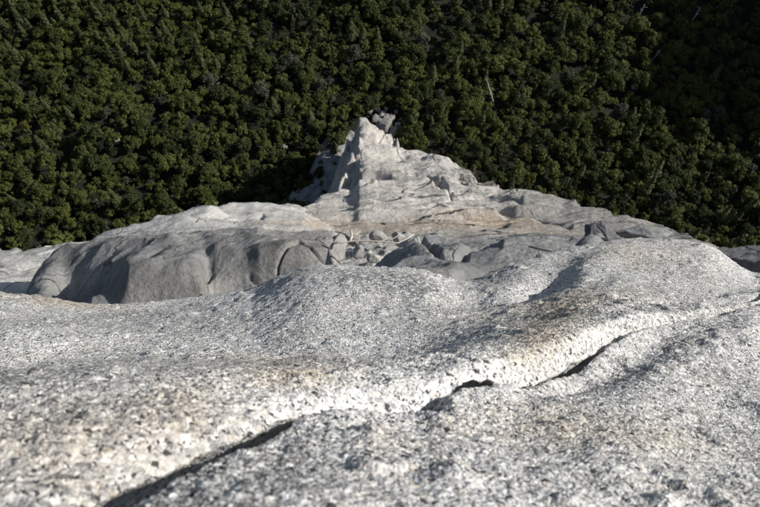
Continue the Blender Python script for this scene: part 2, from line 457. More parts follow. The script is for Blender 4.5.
d += -.045 * blob(X, Y, 605, 354, 60, 22, -12) + .035 * blob(X, Y, 735, 345, 60, 26, -8) - .02 * blob(X, Y, 570, 372, 30, 8, -25)
P = P + d[..., None] * NDIR
tanv = .6 * blob(X, Y, 600, 430, 120, 20, 5) + .4 * blob(X, Y, 380, 440, 30, 14)
darkv = .6 * blob(X, Y, 640, 350, 70, 12, -6) + .8 * blob(X, Y, 290, 470, 70, 30, -30) + .5 * blob(X, Y, 660, 395, 120, 25) + .5 * blob(X, Y, 480, 450, 90, 20)
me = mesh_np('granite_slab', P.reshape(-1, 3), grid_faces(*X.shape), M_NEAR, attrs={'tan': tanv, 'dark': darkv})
obj('granite_slab', me, kind='structure')

# ------------------------------------------------------------------ the wall itself, lying under all the ledges
def loft(name, cols, kS, kY, rows, px, mat, noise, tan=None, dark=None, post=None, pin=None, **props):
    X, Y, S, P = sheet(cols, kS, kY, rows, px)
    d = noise(P, X, Y, S)
    if pin is not None:                     # keep the crest where it was measured, apart from its small breaks
        r0 = sum(rows[:pin]); w = max(3, int(14 / abs(px[1] - px[0])))
        c = np.pad(d[r0], w, mode='edge'); c = np.convolve(c, np.ones(2 * w + 1) / (2 * w + 1), 'valid')
        wgt = np.clip((S - S[:1]) / (S[r0:r0 + 1] - S[:1]), 0, 1) ** 1.5
        d = d - c[None, :] * wgt
        d[r0 + 3:] = d[r0 + 3]
    P = P + d[..., None] * NDIR
    if post is not None: P = post(P, X, Y, S)
    A = {'tan': tan(X, Y) if tan else np.zeros(X.shape), 'dark': dark(X, Y) if dark else np.zeros(X.shape)}
    me = mesh_np(name, P.reshape(-1, 3), grid_faces(*X.shape), mat, attrs=A)
    return obj(name, me, **props)

loft('cliff', [-900, -220, 380, 980, 1700],
     [[1.5, 6, 18, 50, 120, 260, 330]] * 5,
     [[760, 520, 350, 330, 330, 300, 330], [720, 470, 345, 310, 290, 275, 330], [660, 420, 335, 285, 258, 235, 330], [640, 400, 335, 300, 285, 290, 330], [640, 420, 350, 330, 320, 320, 360]],
     [20, 30, 40, 40, 40, 10], np.linspace(-900, 1700, 220), M_MID,
     lambda P, X, Y, S: .01 * S * fbm(P, .12, 4, 41), kind='structure')

# ------------------------------------------------------------------ far buttress running down to the forest
# pale ledge rising from the left to the root of the prow
ec = [40, 90, 110, 150, 190, 220, 250, 290, 330, 360]
et = [290, 242, 233, 221, 211, 206, 205, 205, 226, 262]
eS_ = [70, 74, 80, 92, 105, 118, 130, 150, 152, 155]
kS, kY = [], []
for x, yt, s in zip(ec, et, eS_):
    ds = s - 50
    kS.append([50, 50 + .35 * ds, 50 + .65 * ds, s, s * 1.04, s * 1.3])
    kY.append([262, yt + (240 - yt) * .62 + 2, yt + (240 - yt) * .22 + 1, yt, yt + 14, yt + 110])
loft('granite_ledge', ec, kS, kY, [30, 55, 65, 6, 6], np.arange(40, 360, 1.0), M_PALE, pin=3, noise=
     lambda P, X, Y, S: .35 * fbm(P, .08, 3, 85) + .9 * spalls(P, .1, 861, .22, .06, .25, (.5, 1, 1)) + .7 * spalls(P, .35, 871, .25, .08, .3, (.5, 1, 1)) - .6
     - 1.1 * np.exp(-(polydist(X, Y, [(172, 223), (205, 219), (225, 217), (240, 217), (262, 218)]) / 1.6) ** 2) - .6 * np.exp(-(polydist(X, Y, [(205, 222), (222, 222), (246, 220)]) / 1.2) ** 2),
     tan=lambda X, Y: .5 * np.exp(-((Y - 228) / 6) ** 2) * np.clip((X - 230) / 60, 0, 1), kind='structure')

fc = [255, 270, 282, 292, 302, 312, 322, 332, 341, 347, 350, 353, 357, 360, 365, 373, 388, 401, 412, 440, 456, 475, 492, 530, 560, 600, 640, 680, 700, 760]
ftop = [0] * 11 + [139, 128, 121, 122.5, 127, 136.5, 148, 152, 157, 164, 180, 187, 193, 200, 212, 221, 232, 240, 262]
fS = [350] * 11 + [347, 349, 352, 350, 346, 335, 320, 312, 295, 280, 245, 225, 195, 170, 140, 112, 90, 80, 70]
def right_profile(yt, s, x, q):
    base = 247 if x < 600 else 247 + (x - 600) * .25
    low = yt < 228
    ry_ = [base + 12, max(232, yt + 4), yt + (232 - yt) * .68 if low else yt + 3, yt + (232 - yt) * .42 if low else yt + 2, yt + (232 - yt) * .16 if low else yt + 1, yt]
    rs_ = [58, 58 + (s - 58) * .1, 58 + (s - 58) * .40, 58 + (s - 58) * .62, 58 + (s - 58) * .86, s]
    return pchip(rs_, np.array(ry_, float), q)
# the crest of the prow: distance and pixel column; left of it the wall drops steeply
rid_s = [128, 150, 165, 190, 215, 240, 270, 300, 330, 352]
rid_x = [245, 276, 292, 315, 338, 349, 346, 349, 353, 353]
def yn(y, s_): return s_ * math.tan(math.atan((253.5 - y) / FPX) - TILT)
def ny(n_, s_): return 253.5 - FPX * math.tan(math.atan(n_ / s_) + TILT)
FR = np.array([0, .093, .24, .37, .455, .54, .78, 1.0])
kS, kY = [], []
for x, yt, s in zip(fc, ftop, fS):
    q = 58 + (s - 58) * FR
    if x < 353:
        ry_ = right_profile(139, 347, 353, np.minimum(q, 347)); rx = np.where(q < 128, x, np.interp(q, rid_s, rid_x))
        k_y = [ny(yn(y_, q_) - max(0, r_ - x) / FPX * q_ * 2.0, q_) for y_, q_, r_ in zip(ry_, q, rx)]
        k_s = list(q) + [385]; k_y = k_y + [ny(yn(k_y[-1], 350) - 40, 385)]
    else:
        k_y = list(right_profile(yt, s, x, q)) + [yt + 120]; k_s = list(q) + [s * 1.10]
    kS.append(k_s); kY.append(k_y)

def far_noise(P, X, Y, S):
    near = np.clip(S / 300., .2, 1)
    d = near * (1.3 * fbm(P, .03, 4, 51) + .7 * spalls(P, .05, 711, .3, .1, .35, (.5, 1, 1)) + .9 * spalls(P, .17, 721, .3, .1, .35, (.5, 1, 1)) - 4)
    steps = fbm(P * np.array([.35, 1, 1]), .05, 3, 71)
    d += near * .9 * np.tanh(6 * np.sin(S * .11 + 5 * steps)) * .5
    d += .8 * facets(P, .045, 310, .16, .04, (.45, 1, 1)) * near + .7 * facets(P, .16, 330, .28, .06, (.45, 1, 1)) * near + .6 * facets(P, .5, 350, .35, .08, (.5, 1, 1)) * near
    crack = np.exp(-(polydist(X, Y, [(414, 177), (430, 181), (445, 190), (452, 198), (466, 200), (520, 204)]) / 1.7) ** 2)
    crack2 = np.exp(-(polydist(X, Y, [(425, 208), (450, 203), (462, 203)]) / 1.3) ** 2)
    crack3 = np.exp(-(polydist(X, Y, [(352, 170), (362, 176), (375, 173), (388, 178)]) / 2.5) ** 2)
    crack4 = 0
    crack5 = np.exp(-(polydist(X, Y, [(498, 212), (530, 216), (570, 222)]) / 1.6) ** 2)
    d += -near * (4.5 * crack + 3 * crack2 + 3 * crack3 + 3 * crack5) - 1.0 * crack4
    d += near * 2 * blob(X, Y, 470, 192, 22, 5, 15)
    d += near * (1.5 * facets(P, .10, 901, .45, .2) + 1.2 * facets(P, .28, 911, .5, .2)) * np.exp(-((X - 350) / 10.) ** 2) * np.clip((S - 185) / 40., 0, 1)
    return d

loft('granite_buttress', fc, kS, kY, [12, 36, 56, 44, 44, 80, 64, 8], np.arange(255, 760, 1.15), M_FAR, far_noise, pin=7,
     tan=lambda X, Y: 1.0 * np.exp(-((Y - 224 + .02 * (X - 300)) / 7) ** 2) * np.clip((X - 275) / 60, 0, 1) * np.clip((560 - X) / 60, 0, 1) * .4 + .35 * blob(X, Y, 520, 222, 60, 6, 8) + .15,
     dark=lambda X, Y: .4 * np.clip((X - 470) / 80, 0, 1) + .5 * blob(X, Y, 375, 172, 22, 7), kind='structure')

# broken rock at the bottom of the gully, darker granite deepening the prow's shade
gc = [270, 285, 298, 308, 316, 326, 336, 346, 356]
gt = [212, 203, 190, 174, 156, 142, 134, 131, 136]
kS, kY = [], []
for x, yt in zip(gc, gt):
    ys = [yt + 95, yt + 55, yt + 26, yt + 8, yt, yt + 1]
    hs = [1, 5, 5, 3, 1, -6]
    hs = [h * (1 + .5 * max(0, (x - 300) / 60)) for h in hs]
    kS.append([float(pixz(x, y_, ZG + h_) @ SDIR) for y_, h_ in zip(ys, hs)]); kY.append(ys)
loft('gully_rock', gc, kS, kY, [20, 30, 40, 20, 6], np.arange(270, 356, .8), M_MID,
     lambda P, X, Y, S: 1.2 * facets(P, .12, 801, .35, .12) + 1.2 * facets(P, .35, 811, .4, .15), kind='structure')

# ------------------------------------------------------------------ pale slab beyond the boulder, and the left mass of the ledge
loft('granite_ledge', [-220, 0, 60, 95, 150],
     [[30, 45, 60, 64, 70]] * 5,
     [[320, 275, 258, 262, 300], [310, 268, 250, 254, 300], [305, 262, 244, 249, 300], [305, 258, 240, 245, 300], [305, 258, 238, 243, 300]],
     [60, 90, 6, 6], np.linspace(-220, 150, 340), M_PALE,
     lambda P, X, Y, S: .35 * fbm(P, .12, 4, 81) + .8 * facets(P, .2, 600, .16, .04) + .6 * facets(P, .7, 620, .2, .05) - .5 * np.exp(-(polydist(X, Y, [(20, 268), (45, 262), (70, 255)]) / 2.) ** 2),
     kind='structure')

bc = [16, 30, 45, 60, 85, 110, 130, 160, 200, 214, 240, 262, 280, 310, 330, 338, 346]
bY = [  # base, front top, shelf, mid, crest
    [350, 345, 344, 343, 342], [340, 310, 300, 290, 284], [335, 302, 286, 272, 262], [332, 299, 280, 262, 249], [330, 297, 270, 250, 238],
    [330, 286, 262, 247, 235], [330, 263, 253, 243, 233], [330, 261, 250, 241, 231], [330, 260, 249, 240, 232], [330, 268, 251, 238, 231],
    [330, 275, 251, 236, 229], [330, 278, 248, 235, 228], [330, 276, 245, 234, 228], [330, 274, 243, 235, 229], [330, 276, 246, 238, 232], [332, 285, 262, 252, 246], [340, 320, 310, 305, 300]]
bS = [[23, 25.5, 27, 30, 34]] * 6 + [[23.5, 24.6, 27, 30, 34]] * 3 + [[24, 25.2, 26.5, 29, 34]] * 2 + [[24, 25, 25.8, 28, 34]] * 6
bS = [a + [36, 40] for a in bS]; bY = [b + [b[-1] + 14, b[-1] + 120] for b in bY]
def mass_noise(P, X, Y, S):
    d = .16 * fbm(P, .35, 3, 101)
    d += .6 * spalls(P, .42, 731, .32, .1, .4) + .45 * spalls(P, 1.3, 741, .3, .1, .4) + .15 * facets(P, .9, 745, .3, .08) - .2 + .03 * fbm(P, 5, 3, 430)
    face = blob(X, Y, 158, 287, 52, 20)
    d = d * (1 - .85 * np.clip(face * 1.3, 0, 1)) * (1 - .5 * np.clip(1.4 * blob(X, Y, 285, 255, 45, 22), 0, 1)) * (1 - .7 * blob(X, Y, 80, 275, 40, 30))
    d += -1.9 * blob(X, Y, 84, 274, 27, 17, -25) - 1.1 * blob(X, Y, 72, 264, 20, 12, -35) + .3 * blob(X, Y, 52, 262, 10, 24, 35)
    arch = [(277, 280), (278, 266), (282, 256), (288, 247), (299, 241), (310, 246), (322, 258)]
    d += -.18 * np.exp(-(polydist(X, Y, arch) / 1.3) ** 2) + .22 * np.clip((polydist(X, Y, arch)) / 3, 0, 1) * blob(X, Y, 302, 266, 22, 20)
    d += -.5 * blob(X, Y, 206, 262, 7, 10) - .4 * blob(X, Y, 150, 250, 18, 2.5, -10) - .35 * blob(X, Y, 190, 244, 12, 3, 10)
    d += .35 * blob(X, Y, 175, 241, 18, 5) - .3 * np.exp(-(polydist(X, Y, [(250, 274), (262, 279), (276, 274)]) / 2.) ** 2)
    return d
loft('granite_outcrop', bc, bS, bY, [10, 90, 80, 70, 6, 6], np.arange(16, 346, .9), M_MID, mass_noise,
     tan=lambda X, Y: .22 * blob(X, Y, 160, 285, 60, 20) + .22 * blob(X, Y, 290, 255, 50, 25),
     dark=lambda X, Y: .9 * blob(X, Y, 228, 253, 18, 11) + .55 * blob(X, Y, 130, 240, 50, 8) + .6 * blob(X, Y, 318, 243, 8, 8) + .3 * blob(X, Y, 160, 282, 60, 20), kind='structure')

# ------------------------------------------------------------------ grey slab to the right of the alcove
mc = [340, 352, 368, 385, 402, 420, 450, 490, 530, 560, 580, 600, 640, 690, 760]
mtop = [330, 276, 262, 250, 238, 229, 227, 227, 225, 226, 226, 226, 229, 241, 262]
mid = [340, 300, 280, 268, 260, 254, 252, 250, 248, 246, 244, 241, 242, 254, 275]
kS, kY = [], []
for x, a, b in zip(mc, mtop, mid):
    kS.append([5.5, 7, 9, 12, 15, 16, 19]); kY.append([340, b + (330 - b) * .42, b + 6, b - (b - a) * .5, a, a + 14, a + 110])
def slab_noise(P, X, Y, S):
    d = .12 * fbm(P, .5, 4, 121)
    d += .55 * spalls(P, .75, 751, .32, .1, .4, (.6, 1, 1)) + .45 * spalls(P, 2.4, 761, .3, .1, .4, (.6, 1, 1)) - .22 + .02 * fbm(P, 9, 3, 530)
    d += -.55 * blob(X, Y, 525, 258, 45, 8, -12) - .3 * blob(X, Y, 470, 262, 40, 5, -15)
    d += .35 * blob(X, Y, 585, 246, 30, 6, -15)
    d += -.18 * np.exp(-(polydist(X, Y, [(418, 231), (440, 243), (447, 248), (470, 238), (500, 236)]) / 2.) ** 2)
    return d
loft('granite_shelf', mc, kS, kY, [20, 50, 75, 80, 6, 6], np.arange(340, 760, 1.1), M_SLAB, slab_noise,
     dark=lambda X, Y: .3 * blob(X, Y, 500, 255, 90, 14), kind='structure')

# ------------------------------------------------------------------ boulders
def boulder_mesh(seed, planes=12, sub=4, rough=.03, smooth=True, mat=None, flat=.5, explicit=None):
    """a block cut by planes: directions and distances at random or given"""
    rng = np.random.default_rng(seed)
    bm = bmesh.new(); bmesh.ops.create_icosphere(bm, subdivisions=sub, radius=1.0)
    V = np.array([v.co for v in bm.verts]); F = np.array([[v.index for v in f.verts] for f in bm.faces]); bm.free()
    D = V / np.linalg.norm(V, axis=1)[:, None]
    r = np.full(len(V), 1.25)
    pl = [(Vector(n).normalized(), dist) for n, dist in (explicit or [])]
    for k in range(planes):
        nrm = rng.normal(size=3); nrm /= np.linalg.norm(nrm)
        pl.append((nrm, rng.uniform(flat, .95) if not explicit else rng.uniform(.85, 1.1)))
    for nrm, dist in pl:
        c = D @ np.array(nrm)
        r = np.where(c > 1e-3, np.minimum(r, dist / np.maximum(c, 1e-3)), r)
    V = D * r[:, None]
    V = V + (D * (rough * (1.5 * fbm(V + seed, 1.6, 4, seed) + .5 * fbm(V + seed, 7, 3, seed + 5)))[:, None]) + D * (.35 * facets(V + seed, 2.6, seed, .5, .2))[:, None]
    V[:, 2] -= V[:, 2].min()
    z = np.zeros(len(V))
    return mesh_np('boulder', V, F, mat, smooth=smooth, attrs={'tan': z, 'dark': z})

def boulder(px_, py_, s, w, h, dpt, seed, mat, label, rz=0, sink=.1, planes=12, rough=.03, group=None, tilt=0, explicit=None, sub=4, category='boulder', name='boulder'):
    """foot of the boulder at pixel (px_, py_) at wall distance s; w, h in photograph pixels"""
    p = pix(px_, py_, s); k = s / FPX
    o = obj(name, boulder_mesh(seed, planes, sub, mat=mat, rough=rough, explicit=explicit), label=label, category=category)
    if group: o['group'] = group
    M = Matrix.Identity(3)
    M = Matrix((Vector(RIGHT), Vector(SDIR), Vector(NDIR))).transposed()
    o.rotation_mode = 'QUATERNION'
    o.rotation_quaternion = (M @ Matrix.Rotation(R(tilt), 3, 'Y') @ Matrix.Rotation(R(rz), 3, 'Z')).to_quaternion()
    o.scale = (w * k / 2, dpt * k / 2, h * k / 1.75)
    o.location = Vector(p) - Vector(NDIR) * (sink * h * k)
    return o

boulder(597, 241, 11.5, 32, 32, 24, 4, M_SHADED, 'dark angular block standing on the grey shelf behind the white hump', planes=4, sub=5, explicit=[((-1, -.1, .05), .62), ((-.1, -1, .05), .6), ((1, -.3, .15), .62), ((-.18, 0, 1), .52), ((0, 1, 0), .7), ((.7, -.1, .75), .66), ((0, 0, -1), .6)])
boulder(745, 292, 8.0, 110, 60, 80, 12, M_SHADED, 'smooth dark rounded rock beyond the right shoulder of the white slab', planes=2, sub=5, explicit=[((-.55, -.7, -.42), .46), ((-.12, -.15, 1), .62), ((-.75, -.2, .75), .72), ((0, 0, -1), .7)])
boulder(337, 270, 21.5, 22, 34, 24, 33, M_RUB, 'pale upright block at the left end of the stick-filled alcove')
boulder(640, 241, 9.5, 60, 16, 40, 35, M_SLAB, 'low grey ridge of rock right of the angular block')
rub = [(352, 246, 26, 20, 14, 41, 'pale chunk above the left end of the weathered stick'), 
       (380, 242, 27, 22, 14, 43, 'pale cracked block in the middle of the alcove'), (398, 243, 27, 24, 13, 44, 'pale broken block at the right end of the alcove'),
       (358, 258, 23, 18, 13, 46, 'grey stone below the weathered stick'),
       (376, 262, 22, 24, 12, 47, 'low pale stone in front of the weathered stick')]
for x, y, s, w, h, sd, lb in rub:
    w *= .8; h *= .8
    boulder(x, y, s, w, h, w, sd, M_RUB, lb, rz=sd * 37)
# the bed of the alcove
loft('granite_ledge', [318, 335, 380, 420, 445], [[19, 23, 28, 34, 36]] * 5, [[310, 275, 250, 238, 300]] * 5, [30, 60, 60, 4], np.arange(318, 445, .7), M_RUB,
     lambda P, X, Y, S: .2 * fbm(P, .9, 4, 141) + facets(P, 1.1, 640, .4, .12), kind='structure')

# ------------------------------------------------------------------ tubes, sticks
def tube(pts, rad, sides=7, jitter=0, seed=0):
    rng = random.Random(seed)
    V, F = [], []
    pts = [Vector(p) for p in pts]
    for i, p in enumerate(pts):
        t = (pts[min(i + 1, len(pts) - 1)] - pts[max(i - 1, 0)]).normalized()
        a = t.orthogonal().normalized(); b = t.cross(a)
        for k in range(sides):
            an = 2 * math.pi * k / sides; rr = rad[i] * (1 + rng.uniform(-jitter, jitter))
            V.append(p + (a * math.cos(an) + b * math.sin(an)) * rr)
    for i in range(len(pts) - 1):
        for k in range(sides):
            F.append((i * sides + k, i * sides + (k + 1) % sides, (i + 1) * sides + (k + 1) % sides, (i + 1) * sides + k))
    n0 = len(V); V.append(pts[0]); V.append(pts[-1])
    L = (len(pts) - 1) * sides
    for k in range(sides):
        F.append((n0, (k + 1) % sides, k)); F.append((n0 + 1, L + k, L + (k + 1) % sides))
    return V, F

def tube_mesh(name, specs, mat):
    me = bpy.data.meshes.new(name); V, F = [], []
    for sp_ in specs:
        v, f = tube(*sp_); n = len(V); V += v; F += [tuple(i + n for i in q) for q in f]
    me.from_pydata([tuple(v) for v in V], [], F); me.materials.append(mat)
    me.polygons.foreach_set('use_smooth', [True] * len(F)); me.update()
    return me

def stick(pts, s, r0, r1, label, side=()):
    W = [pix(x, y, s + ds) for x, y, ds in pts]
    base = Vector(W[0]); n = len(W)
    e = empty('weathered_stick', base, label=label, category='dead wood')
    obj('stem', tube_mesh('stem', [([Vector(w) - base for w in W], [r0 + (r1 - r0) * i / (n - 1) for i in range(n)], 8, .12, 3)], M_STICK), e)
    for q in side:
        W2 = [Vector(pix(x, y, s + ds)) - base for x, y, ds in q]
        obj('twig', tube_mesh('twig', [(W2, [r1 * .9 - r1 * .5 * i / (len(W2) - 1) for i in range(len(W2))], 6, .1, 5)], M_STICK), e)
stick([(332, 243.5, 0), (345, 242, .1), (358, 240.5, .1), (372, 241, .05), (386, 242, 0), (398, 243, 0), (407, 239, .1), (414, 234, .2)], 20.5, .022, .015,
      'long bleached stick lying across the alcove between grey rocks', [[(386, 242, 0), (396, 237, .2), (402, 232, .3)]])
stick([(350, 241, 0), (352, 236, .1), (351, 231, .2)], 20.9, .045, .03, 'short forked stump of bleached wood above the long stick', [[(352, 236, .1), (357, 234, .15), (360, 231, .2)]])

# ------------------------------------------------------------------ trees
def leaves(C, Nn, size, rng, up=.25, spread=.7):
    """one irregular triangle for each centre, facing roughly along its normal"""
    n = len(C)
    nr = Nn + rng.normal(size=(n, 3)) * spread * .6 + np.array([0, 0, up])
    nr /= np.linalg.norm(nr, axis=1)[:, None] + 1e-9
    a = np.cross(nr, rng.normal(size=(n, 3))); a /= np.linalg.norm(a, axis=1)[:, None] + 1e-9
    b = np.cross(nr, a)
    sz = (size * rng.uniform(.6, 1.4, n))[:, None]
    V = np.stack([C + a * sz * .75, C - a * sz * .45 + b * sz * .65, C - a * sz * .45 - b * sz * .6], 1)
    return V.reshape(-1, 3)

def oak_crown(rng, R_=4.4, H=3.6, trunk=3.6, clumps=22, per=75, leaf=.52):
    cs = []
    ex = 1 + .3 * rng.normal(); off = rng.normal(size=2) * .5
    for k in range(clumps):
        th = rng.uniform(0, 2 * math.pi); u = rng.uniform(0, 1) ** .5
        zf = rng.uniform(-.3, 1)
        rr = u * math.sqrt(max(0, 1 - max(zf, 0) ** 2)) * rng.uniform(.75, 1.02)
        cs.append((rr * R_ * math.cos(th) * max(.7, min(ex, 1.35)) + off[0], rr * R_ * math.sin(th) + off[1], trunk + 1.2 + zf * H * .8, rng.uniform(.55, 1.5) * R_ / 4.4))
    V = []
    for x, y, z, r in cs:
        n = int(per * (r + .25) ** 2 / 1.5)
        d = rng.normal(size=(n, 3)); d /= np.linalg.norm(d, axis=1)[:, None]
        d[:, 2] = np.where(d[:, 2] < -.3, -d[:, 2], d[:, 2])
        rad = r * rng.uniform(.45, 1.25, n)[:, None]
        C = np.array([x, y, z]) + d * rad * rng.uniform(.75, 1.25, 3)
        V.append(leaves(C, d, leaf, rng, spread=1.2))
    return np.concatenate(V), cs

def conifer_crown(rng, H=17, R_=3.0, n=1300, leaf=.62, z0=2.5):
    t = rng.uniform(0, 1, n) ** 1.35
    whorl = np.round(t * 16) / 16 + rng.normal(size=n) * .012
    nb = 7
    th = (np.round(rng.uniform(0, nb, n)) + whorl * 40) * 2 * math.pi / nb + rng.normal(size=n) * .2
    rmax = R_ * (1 - np.clip(whorl, 0, 1)) ** .75 * (1 + .25 * np.sin(th * 2 + 1)) + .25
    r = rmax * rng.uniform(.12, 1, n) ** .6
    z = z0 + whorl * (H - z0) - .22 * r + .25 * rng.normal(size=n)
    C = np.stack([r * np.cos(th), r * np.sin(th), z], 1)
    d = np.stack([np.cos(th), np.sin(th), np.full(n, .9)], 1); d /= np.linalg.norm(d, axis=1)[:, None]
    return leaves(C, d, leaf, rng)

def oak_trunk(seed, cs, trunk=3.6):
    rng = random.Random(seed)
    bend = (rng.uniform(-.5, .5), rng.uniform(-.5, .5))
    top = (bend[0], bend[1], trunk)
    sp_ = [([(0, 0, -.6), (bend[0] * .2, bend[1] * .2, trunk * .4), top], [.42, .30, .24], 7, .08, seed)]
    for x, y, z, r in sorted(cs, key=lambda c: -c[3])[:8]:
        sp_.append(([top, (bend[0] + (x - bend[0]) * .45, bend[1] + (y - bend[1]) * .45, trunk + (z - trunk) * .6), (x, y, z)], [.2, .12, .05], 5, .08, seed))
    return tube_mesh('trunk', sp_, M_BARK)

def conifer_trunk(seed, H=17):
    sp_ = [([(0, 0, -.6), (.05, 0, H * .4), (0, 0, H * .97)], [.36, .24, .04], 7, .06, seed)]
    rng = random.Random(seed)
    for k in range(12):
        z = 3 + k * (H - 5) / 12; a = rng.uniform(0, 6.28); r = 2.4 * (1 - z / H)
        sp_.append(([(0, 0, z), (r * math.cos(a), r * math.sin(a), z - .2 * r)], [.06, .02], 4, 0, k))
    return tube_mesh('trunk', sp_, M_BARK)

def tri_mesh(name, V, mat):
    return mesh_np(name, V, np.arange(len(V)).reshape(-1, 3), mat, smooth=False)

KINDS = {   # kind: (name, category, label, group, material)
    'oak': ('oak_tree', 'tree', 'rounded olive-green broadleaf tree with clumped crown in the valley forest', 'olive broadleaf trees', M_OAK),
    'dark': ('oak_tree', 'tree', 'dark green broadleaf tree with low clumped crown in the valley forest', 'dark broadleaf trees', M_OAKD),
    'pine': ('conifer_tree', 'tree', 'tall pointed dark conifer rising among the broadleaf trees', 'pointed conifers', M_PINE),
    'grey': ('broadleaf_tree', 'tree', 'soft grey-green feathery tree standing out among olive crowns', 'grey-green trees', M_GREY),
    'yellow': ('broadleaf_tree', 'tree', 'small bright yellow-green tree among darker olive crowns', 'yellow-green trees', M_YEL)}
PROTO = {}
CROWNV = {}
for kind in KINDS:
    lst = []
    for v in range(9 if kind == 'oak' else 6 if kind == 'dark' else 3):
        sd = sum(map(ord, kind)) * 7 + v
        rng = np.random.default_rng(sd)
        if kind == 'pine':
            H = 14 + 3 * v; V = conifer_crown(rng, H, 2.7 + .3 * v); tr = conifer_trunk(sd, H)
        elif kind == 'grey':
            V, cs = oak_crown(rng, 4.2, 5.4, 3.5, 34, 60, .48); tr = oak_trunk(sd, cs, 3.5)
        elif kind == 'yellow':
            V, cs = oak_crown(rng, 3.4, 3.2, 3.0, 16, 80, .5); tr = oak_trunk(sd, cs, 3.0)
        else:
            V, cs = oak_crown(rng, rng.uniform(4.0, 5.0), rng.uniform(3.2, 4.4), 3.6, 30, 74, .5); tr = oak_trunk(sd, cs)
        lst.append((tri_mesh('crown', V, KINDS[kind][4]), tr))
        CROWNV.setdefault(kind, []).append(V)
    PROTO[kind] = lst

# height of the rock against the forest, as seen: trees below this line stand behind rock
SIL = np.array([(-220, 258), (0, 250), (90, 239), (120, 231), (150, 220), (190, 210), (220, 205), (290, 203), (305, 192), (320, 176), (335, 157), (345, 140), (358, 123), (376, 125), (400, 147), (440, 157), (475, 180), (530, 193), (600, 212), (640, 221), (690, 239), (720, 240), (760, 234), (980, 240)], float)
rng = np.random.default_rng(77)
cand = []
cell = 6.8
occ = {}
def clear(x, y, rad):
    ci, cj = int(x // cell), int(y // cell)
    for i in range(ci - 1, ci + 2):
        for j in range(cj - 1, cj + 2):
            for (a, b, c) in occ.get((i, j), ()):
                if (a - x) ** 2 + (b - y) ** 2 < (rad + c) ** 2: return False
    return True
N_TRY = 42000
tx = rng.uniform(-320, 440, N_TRY); ty = rng.uniform(95, 460, N_TRY)
dens = fbm(np.stack([tx, ty, 0 * tx], -1), 1 / 32., 3, 201)
spec = fbm(np.stack([tx, ty, 0 * tx], -1), 1 / 55., 2, 211)
tz = ground_z(tx, ty)
# the foot of the prow stays free of trees
foot = pixz(366, 124, ZG)
SNAGS = [tuple(pixz(a_, b_ - 4, ZG)[:2]) for a_, b_ in ((493, 103), (636, 22), (690, 24), (653, 60), (221, 92))]
for i in range(N_TRY):
    x, y = tx[i], ty[i]
    P3 = np.array([x, y, tz[i] + 4.0])
    u, v = project(P3)
    if u < -130 or u > 1000 or v < -90: continue
    if (u > 850 and rng.uniform() < .4): continue
    q = rng.uniform()
    leftc = (u < 230 and v < 75)
    if leftc: kind = 'pine' if q < .17 else 'oak'
    elif v < 40 and u < 560: kind = 'pine' if q < .05 else ('oak' if q < .7 else 'dark')
    else: kind = 'oak' if q < .72 + .2 * spec[i] else ('dark' if q < .91 else ('grey' if q < .955 else ('yellow' if q < .975 else 'pine')))
    sc = .5 + 1.0 * rng.uniform() ** 1.5 if kind != 'pine' else rng.uniform(.7, 1.15)
    sc *= .90
    rad = {'pine': 1.7}.get(kind, 2.65) * sc
    if dens[i] > .27 and rng.uniform() < .72: continue               # small clearings
    sy = np.interp(u, SIL[:, 0], SIL[:, 1])
    if abs(x - foot[0]) < 11 and y < foot[1] + 4: continue
    if 0 < x - foot[0] < 20 and abs(y - foot[1] - 2) < 7: continue
    if v > sy + 30: continue
    if any(math.hypot(x - a_, y - b_) < 4.5 for a_, b_ in SNAGS): continue
    if not clear(x, y, rad): continue
    occ.setdefault((int(x // cell), int(y // cell)), []).append((x, y, rad))
    D = float(P3 @ FWD)
    vis = -6 < u < 766 and -6 < v < sy + 2
    cand.append((x, y, tz[i], kind, sc, rng.uniform(0, 6.28), vis, rad / D, int(rng.integers(0, 99))))
visible = sorted([c for c in cand if c[6]], key=lambda c: -c[7])
limit = {'oak': 300, 'dark': 300, 'pine': 300, 'grey': 300, 'yellow': 300}
single = visible[:300]
chosen = set(id(c) for c in single)
rest = [c for c in cand if id(c) not in chosen]
print('TREES', len(cand), 'visible', len(visible), 'single', len(single))
MARKS = [((12, 99), 24, 'beside the small rusty red tree'), ((492, 99), 24, 'beside the tall bare white snag'), ((636, 22), 22, 'beside the pale snag at the dark edge of the forest'),
         ((690, 24), 22, 'beside the thin snag in the darkest trees'), ((653, 60), 18, 'beside the short broken snag'), ((221, 92), 20, 'beside the short forked snag'),
         ((366, 118), 26, 'close to the foot of the rock prow'), ((280, 190), 34, 'in the shade of the prow'), ((118, 142), 18, 'beside a pale boulder among the trees'), ((633, 88), 18, 'beside a pale boulder among the trees'), ((285, 148), 16, 'beside a pale boulder among the trees')]
MARKP = [(pixz(m[0][0], m[0][1], ZG), m[1], m[2]) for m in MARKS]
LOOK = {'oak': 'rounded olive-green broadleaf tree', 'dark': 'dark green broadleaf tree', 'pine': 'pointed dark conifer', 'grey': 'feathery grey-green tree', 'yellow': 'bright yellow-green tree'}
def describe(x, y, kind, sc, u, v):
    size = 'small' if sc < .86 else ('large' if sc > 1.1 else 'medium-sized')
    where = None; bd = 1e9
    for p, rad, txt in MARKP:
        dd = math.hypot(p[0] - x, p[1] - y)
        if dd < rad and dd < bd: bd = dd; where = txt
    if where is None:
        sy = np.interp(u, SIL[:, 0], SIL[:, 1])
        if sy - v < 22: where = 'just beyond the rim of the pale rock'
        elif u < 240 and v < 80: where = 'among the slanting conifers'
        elif u > 640 and v < 110: where = 'in the shadow of the added rise'
        else: where = 'in the closed valley forest'
    lab = size + ' ' + LOOK[kind] + ' ' + where
    return lab
